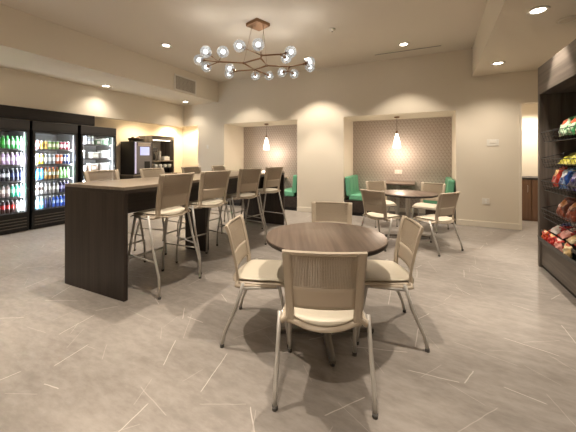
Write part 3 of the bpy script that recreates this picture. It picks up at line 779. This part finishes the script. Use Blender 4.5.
mb = MB(); mb.box((.262, -.16, .74), (.267, .22, .83), 0, .002); obj('name_strip', mb, simple('pale_strip', (.6, .52, .46), .4), fp)
t = thing('woven_basket', 'low dark basket on top of the coffee machine', 'basket', (-6.93, 5.33, 1.735))
mb = MB()
for k in range(4): mb.lathe([(.15+.01*k, .022*k), (.163+.01*k, .022*k+.011), (.16+.01*k, .022*k+.022)], n=20)
obj('rim', mb, simple('dark_wicker', (.05, .035, .025), .7, 0, .4, 80, .4), t)
mb = MB(); mb.lathe([(0, .002), (.15, .002), (.15, .012), (0, .012)], n=20); obj('bottom', mb, M['black_matte'], t)
for k, (dx, dy) in enumerate(((-.05, -.05), (.06, .01), (-.02, .085))):
    mb = MB(); mb.sphere((0, 0, .06), .06, 0, 12, 8); o = obj('snack_packet', mb, cm(((60, 40, 35), (95, 60, 45), (45, 40, 45))[k]), None, (-6.93+dx, 5.33+dy, 1.748)); o.scale = (.9, .9, 1)
    tag(o, ('dark round packet at the back of the basket', 'brown round packet at the front of the basket', 'charcoal round packet at the right of the basket')[k]+' on the coffee machine', 'packet')
t = thing('coffee_hutch', 'open grey wood hutch with shelf beside the coffee machine', 'shelf unit', (-6.95, 6.03, .875))
mb = MB(); mb.box((-.29, -.385, 0), (.25, -.36, 1.04)); obj('side_panel', mb, M['grey_wood_z'], t)
mb = MB(); mb.box((-.29, .36, 0), (.25, .385, 1.04)); obj('side_panel', mb, M['grey_wood_z'], t)
mb = MB(); mb.box((-.29, -.36, .93), (.25, .36, 1.04), 0, .002); obj('top_board', mb, M['grey_wood'], t)
mb = MB(); mb.box((-.29, -.36, .0), (-.275, .36, .93)); obj('back_board', mb, simple('pale_grey_board', (.58, .53, .46), .6), t)
mb = MB(); mb.box((-.275, -.36, .33), (.24, .36, .355)); obj('shelf', mb, M['bar_top'], t)
mb = MB(); mb.box((.16, -.30, .918), (.19, .30, .929)); obj('light_strip', mb, emit('hutch_fill_strip', (1, .85, .65), 6), t)  # added glowing strip, only there to brighten the hutch interior
zsh = .875+.355
t = thing('coffee_brewer', 'black coffee brewer on the hutch shelf', 'coffee maker', (-6.88, 5.80, zsh))
mb = MB(); mb.box((-.11, -.09, 0), (.11, .09, .03), 0, .006); obj('base', mb, M['black'], t)
mb = MB(); mb.box((-.11, -.09, .03), (-.03, .09, .34), 0, .01); obj('tank', mb, M['black'], t)
mb = MB(); mb.box((-.11, -.09, .24), (.11, .09, .36), 0, .015); obj('head', mb, M['charcoal'], t)
mb = MB(); mb.lathe([(.05, .03), (.065, .06), (.065, .15), (.045, .19), (.05, .2)], (.04, 0, 0), 16); obj('jug', mb, M['black'], t)
t = thing('cup_stack', 'tall stack of white paper cups on the hutch shelf', 'cups', (-6.80, 5.98, zsh))
mb = MB()
for k in range(7): mb.lathe([(.032, .028*k), (.042, .028*k+.09), (.044, .092+.028*k), (.041, .09+.028*k)], n=16)
obj('paper_cup', mb, M['white'], t)
t = thing('napkin_box', 'low white box on the right of the hutch shelf', 'box', (-6.82, 6.20, zsh))
mb = MB(); mb.box((-.07, -.1, 0), (.07, .1, .11), 0, .006); obj('body', mb, M['white'], t)
mb = MB(); mb.box((-.05, -.06, .11), (.05, .06, .125), 0, .004); obj('napkins', mb, M['white_pl'], t)
src = None
for k in range(4):
    if src is None:
        t = src = thing('coffee_mug', 'x', 'mug', (-6.74, 5.79+.16*k, .875), 0, 'white mugs under the hutch shelf')
        mb = MB(); mb.lathe([(0, .16), (.040, .16), (.046, .17), (.048, .25), (.046, .252), (.042, .175), (0, .17)], n=18); obj('cup', mb, M['white'], t)
        mb = MB(); mb.tube([(.046, .0, .235), (.075, 0, .228), (.078, 0, .195), (.046, 0, .185)], .006, 8); obj('handle', mb, M['white'], t)
    else: t = dup(src, (-6.74, 5.79+.16*k, .875), 0, 'x')
    t['label'] = 'white mug in the row under the hutch shelf, '+('leftmost', 'second from left', 'third from left', 'rightmost')[k]
t = thing('mug_tray', 'dark rack holding white mugs inside the hutch', 'rack', (-6.76, 6.03, .875))
mb = MB(); mb.box((-.10, -.33, .135), (.10, .33, .159), 0, .003); obj('tray', mb, M['black'], t)
for y in (-.31, .31):
    for x in (-.08, .08):
        mb = MB(); mb.box((x-.01, y-.01, 0), (x+.01, y+.01, .135)); obj('leg', mb, M['black'], t)
# nook lamps: two small downlights in the nook ceiling
for (x, y, e) in ((-6.72, 5.5, 45), (-6.9, 6.72, 60), (-6.4, 7.0, 50)):
    can(x, y, 2.42, 'downlight hidden up in the coffee nook ceiling', e, 150, .6, 'downlights in the coffee nook', (1, .80, .52))

# ------------------------------------------------------------------ pantry behind the doorway
t = thing('pantry_counter', 'brown counter cabinet seen through the doorway', 'cabinet', (2.2, 7.95, 0))
mb = MB(); mb.box((-.74, -.30, .0), (.9, .34, .86), 0, .002); obj('body', mb, M['brown_lam'], t)
mb = MB(); mb.box((-.745, -.33, .86), (.92, .345, .90), 0, .003); obj('worktop', mb, M['charcoal'], t)
for i in range(3):
    x = -.73+i*.54
    mb = MB(); mb.box((x+.004, -.318, .06), (x+.53, -.30, .85), 0, .002); d_ = obj('door', mb, M['brown_lam'], t)
    mb = MB(); mb.tube([(x+.47, -.318, .6), (x+.47, -.34, .61), (x+.47, -.34, .73), (x+.47, -.318, .74)], .005, 8); obj('handle', mb, M['steel'], d_)
can(2.1, 7.6, 2.6, 'lit downlight seen through the doorway', 120, 140, .5)

# ------------------------------------------------------------------ snack cabinet
FX = 1.26; YA, YE = 1.4, 4.56
t = thing('snack_cabinet', 'tall dark wood open cabinet for snacks along the right edge', 'cabinet', (FX, YE, 0))
LY = YA-YE
mb = MB(); mb.box((0, -.055, 0), (.70, 0, 2.09), 0, .002); obj('side_panel', mb, M['grey_wood_z'], t)
mb = MB(); mb.box((0, LY, 0), (.70, LY+.055, 2.09), 0, .002); obj('side_panel', mb, M['grey_wood_z'], t)
mb = MB(); mb.box((0, LY, 2.091), (.70, 0, 2.42), 0, .002); obj('header', mb, M['grey_wood'], t)
mb = MB(); mb.box((.02, LY+.055, .035), (.06, -.055, .36), 0, .002); obj('base_panel', mb, M['grey_wood'], t)
mb = MB(); mb.box((.03, LY+.055, 0), (.07, -.055, .0345)); obj('plinth', mb, M['black_matte'], t)
mb = MB(); mb.box((.06, LY+.055, .33), (.66, -.055, .36)); obj('deck', mb, M['black_matte'], t)
mb = MB(); mb.box((.66, LY+.055, .0), (.69, -.055, 2.09)); obj('back_board', mb, M['black_matte'], t)
# wire rack with tiers
tiers = [1.50, 1.205, .95, .63]
rk = thing('wire_snack_rack', 'black wire rack with sloping baskets standing inside the snack cabinet', 'rack', (FX-.04, YE-.245, .36))
LR = -2.1
mb = MB()
for y in (0, LR/2, LR):
    mb.tube([(.58, y, 0), (.58, y, 1.40)], .008, 6); mb.tube([(.58, y, .005), (.10, y, .005)], .008, 6)
obj('upright', mb, M['wire'], rk)
def basket(z, front, back, rise):
    mb = MB(); r = .003
    zf = z-.36; zb = zf+rise
    xf, xb = front, back; H = .11
    rim = [(xf-.03, 0, zf+H), (xb, 0, zb+H+.04), (xb, LR, zb+H+.04), (xf-.03, LR, zf+H)]
    flo = [(xf, 0, zf), (xb, 0, zb), (xb, LR, zb), (xf, LR, zf)]
    for P_ in (rim, flo): mb.tube(P_, .0042, 6, 0, True)
    n = 26
    for i in range(n+1):
        y = LR*i/n; mb.tube([(xf-.03, y, zf+H), (xf, y, zf), (xb, y, zb), (xb, y, zb+H+.04)], .0022, 5)
    for k in range(1, 6):
        u = k/6; x = xf+(xb-xf)*u; zz = zf+(zb-zf)*u
        mb.tube([(x, 0, zz), (x, LR, zz)], .0022, 5)
        for y in (0, LR): mb.tube([(x, y, zz), (x, y, zz+H+.03)], .0022, 5)
    mb.tube([(xf-.015, 0, zf+H*.5), (xf-.015, LR, zf+H*.5)], .0022, 5)
    for y in (0, LR): mb.tube([(xf-.015, y, zf+H*.5), (xb, y, zb+H*.5+.02)], .0022, 5)
    obj('wire_basket', mb, M['wire'], rk)
for z in tiers: basket(z, .035, .53, .12)
# low dump bin at the base
t = thing('snack_bin', 'low black sloped bin at the foot of the snack cabinet', 'bin', (FX+.05, YE-.21, .36))
mb = MB(); mb.prism([(-.10, .001), (-.112, .05), (-.106, .052), (-.09, .012), (-.055, .012), (-.055, .075), (.50, .15), (.50, .001)], LR, 0, 0, 'y'); obj('tray', mb, M['black'], t)
mb = MB(); mb.box((-.082, LR, .095), (-.072, 0, .128), 0, .002)
for y in (-.003, LR/2, LR+.003): mb.box((-.082, y-.003, .012), (-.074, y+.003, .10))
obj('front_rail', mb, M['black'], t)
# snack bags
def bag_mat(base, second, accent, seed):
    k = NT('snack_bag_print'); v = k.coord('Object', (1, 1, 1), (0, 0, 0), (seed*.37, seed*.11, seed*.23))
    n1 = k.noise(v, 9, 2); n2 = k.noise(v, 22, 2)
    sp = k.n('ShaderNodeSeparateXYZ'); tc = k.coord('Object'); k.link(tc, sp.inputs[0])
    # printed oval in the middle of the front plus splashes
    rr = k.math('ADD', k.math('POWER', k.math('MULTIPLY', sp.outputs[0], 14), 2), k.math('POWER', k.math('MULTIPLY', k.math('SUBTRACT', sp.outputs[2], .15), 20), 2))
    oval = k.math('SUBTRACT', 1, k.sstep(k.math('ADD', rr, k.math('MULTIPLY', n1, .4)), .85, .95))
    c = k.mix(k.sstep(n1, .52, .56), L(*base), L(*second)); c = k.mix(oval, c, L(*accent)); c = k.mix(k.sstep(n2, .64, .67), c, L(*second))
    k.base(c); k.rough(.28); k.bump(k.noise(v, 28, 3), .35, .012); return k.m
def bag_mesh(w_, h, d, seed):
    rnd = random.Random(seed); ph = [rnd.uniform(0, 6.28) for _ in range(6)]
    mb = MB(); nu, nv = 14, 18; F = []; B = []
    for i in range(nu+1):
        fr = []; br = []
        for j in range(nv+1):
            a = 2*i/nu-1; b = 2*j/nv-1
            bb = min(1, abs(b)/.9)
            prof = max(0, 1-abs(a)**2.6)**.6*max(0, 1-bb**3)**.6
            wr = (math.sin(9*a+ph[0]+4*b)+math.sin(7*b+ph[1]-5*a)+.7*math.sin(17*a+ph[2])*math.sin(12*b+ph[3]))*.0035*(.3+prof)
            narrow = 1-.07*prof*0-.05*(1-bb**4)
            y = d/2*prof+.0012; x = a*w_/2*(narrow); z = h/2+b*h/2
            fr.append(mb.bm.verts.new((x, -y-wr, z))); br.append(mb.bm.verts.new((x, y-wr, z)))
        F.append(fr); B.append(br)
    fs = []
    for i in range(nu):
        for j in range(nv):
            fs.append(mb.bm.faces.new((F[i][j], F[i+1][j], F[i+1][j+1], F[i][j+1]))); fs.append(mb.bm.faces.new((B[i][j], B[i][j+1], B[i+1][j+1], B[i+1][j])))
    for i in range(nu):
        fs.append(mb.bm.faces.new((F[i][0], B[i][0], B[i+1][0], F[i+1][0]))); fs.append(mb.bm.faces.new((F[i][nv], F[i+1][nv], B[i+1][nv], B[i][nv])))
    for j in range(nv):
        fs.append(mb.bm.faces.new((F[0][j], F[0][j+1], B[0][j+1], B[0][j]))); fs.append(mb.bm.faces.new((F[nu][j], B[nu][j], B[nu][j+1], F[nu][j+1])))
    for f in fs: f.smooth = True
    return mb
bs = [0]
def bag(x, y, z, w_, h, d, cols, label, lean=.5, yaw=0, roll=0):
    bs[0] += 1
    o = obj('snack_bag', bag_mesh(w_, h, d, bs[0]), bag_mat(*cols, bs[0]))
    # local -Y faces the room (-X): rotate so that local -Y -> -X
    Rz = Matrix.Rotation(-PI/2+yaw, 4, 'Z'); Rl = Matrix.Rotation(-lean, 4, 'X'); Rr = Matrix.Rotation(roll, 4, 'Y')
    o.rotation_euler = (Rz @ Rl @ Rr).to_euler(); o.location = (x, y, z)
    tag(o, label, 'snack bag', 'snack bags in the cabinet on the right')
GREEN = ((50, 150, 85), (205, 228, 200), (215, 110, 80)); RED = ((185, 30, 30), (210, 65, 45), (235, 195, 140)); YEL = ((185, 180, 60), (225, 215, 120), (120, 110, 40))
BLUE = ((35, 80, 165), (120, 165, 225), (225, 230, 240)); NAVY = ((25, 25, 80), (70, 70, 170), (190, 190, 230)); BRN = ((140, 60, 35), (95, 40, 25), (200, 130, 70))
CRM = ((225, 195, 140), (235, 220, 180), (190, 90, 60)); ORG = ((205, 90, 40), (180, 40, 30), (240, 200, 150)); WHT = ((225, 220, 215), (190, 60, 60), (70, 80, 140)); TOM = ((205, 60, 55), (240, 170, 160), (245, 220, 210))
bx = FX-.04
def tier(z, items, dx=.10, lean=.5, y0=4.20, pitch=.205, w_=.20, h=.24, d=.09):
    y = y0
    for i, (cols, lab) in enumerate(items):
        bag(bx+dx, y, z+.035+(dx-.035)*.25, w_, h, d, cols, lab, lean+random.uniform(-.08, .08), random.uniform(-.12, .12), random.uniform(-.1, .1)); y -= pitch
tier(tiers[0], [(GREEN, 'green chip bag at the far end of the top basket'), (GREEN, 'green and orange chip bag second from the far end of the top basket'), (RED, 'red chip bag third from the far end of the top basket'), (BRN, 'brown chip bag nearest in the top basket')], y0=4.06, h=.23)
tier(tiers[1], [(YEL, 'yellow chip bag at the far end of the second basket'), (YEL, 'yellow chip bag second from the far end of the second basket'), (GREEN, 'green chip bag in the second basket'), (CRM, 'cream chip bag nearest in the second basket')], y0=4.03, lean=1.0, dx=.09)
tier(tiers[2], [(RED, 'red chip bag at the far end of the third basket'), (BLUE, 'bright blue chip bag in the third basket'), (NAVY, 'navy blue chip bag in the third basket'), (YEL, 'yellow chip bag nearest in the third basket')], y0=4.19, pitch=.205, lean=.42, dx=.09)
tier(tiers[3], [(BRN, 'brown bag at the far end of the fourth basket'), (BRN, 'brown bag second from the far end of the fourth basket'), (ORG, 'orange snack bag in the fourth basket'), (TOM, 'red and cream bag nearest in the fourth basket')], y0=4.10, dx=.10, pitch=.235)
yb = 4.23
for i, (cols, lab) in enumerate(((WHT, 'white snack packet at the far end of the low bin'), (TOM, 'tomato red packet second from the far end of the low bin'), (CRM, 'cream packet in the middle of the low bin'), (TOM, 'red packet beside the cream packet in the low bin'), (WHT, 'white and red packet nearest in the low bin'))):
    bag(FX+.035, yb-i*.205, .36+.125, .18, .25, .075, cols, lab, 1.12, random.uniform(-.1, .1), random.uniform(-.15, .15))
for i, (cols, lab) in enumerate(((ORG, 'orange packet leaning at the far front of the low bin'), (RED, 'red packet leaning at the front of the low bin'), (TOM, 'pinkish red packet leaning at the front of the low bin'), (CRM, 'cream packet leaning at the near front of the low bin'))):
    bag(FX-.035, yb-.03-i*.185, .374, .17, .13, .045, cols, lab, .12, random.uniform(-.1, .1), random.uniform(-.1, .1))

# ------------------------------------------------------------------ camera
cam = bpy.data.cameras.new('Camera'); co = bpy.data.objects.new('Camera', cam); C.objects.link(co)
cam.sensor_fit = 'HORIZONTAL'; cam.sensor_width = 36; cam.lens = 293/576*36; cam.shift_y = -(216-157)/576
cam.clip_start = .05; cam.clip_end = 60
co.location = (0, 0, 1.33); co.rotation_euler = (PI/2, 0, math.radians(25))
sc.camera = co
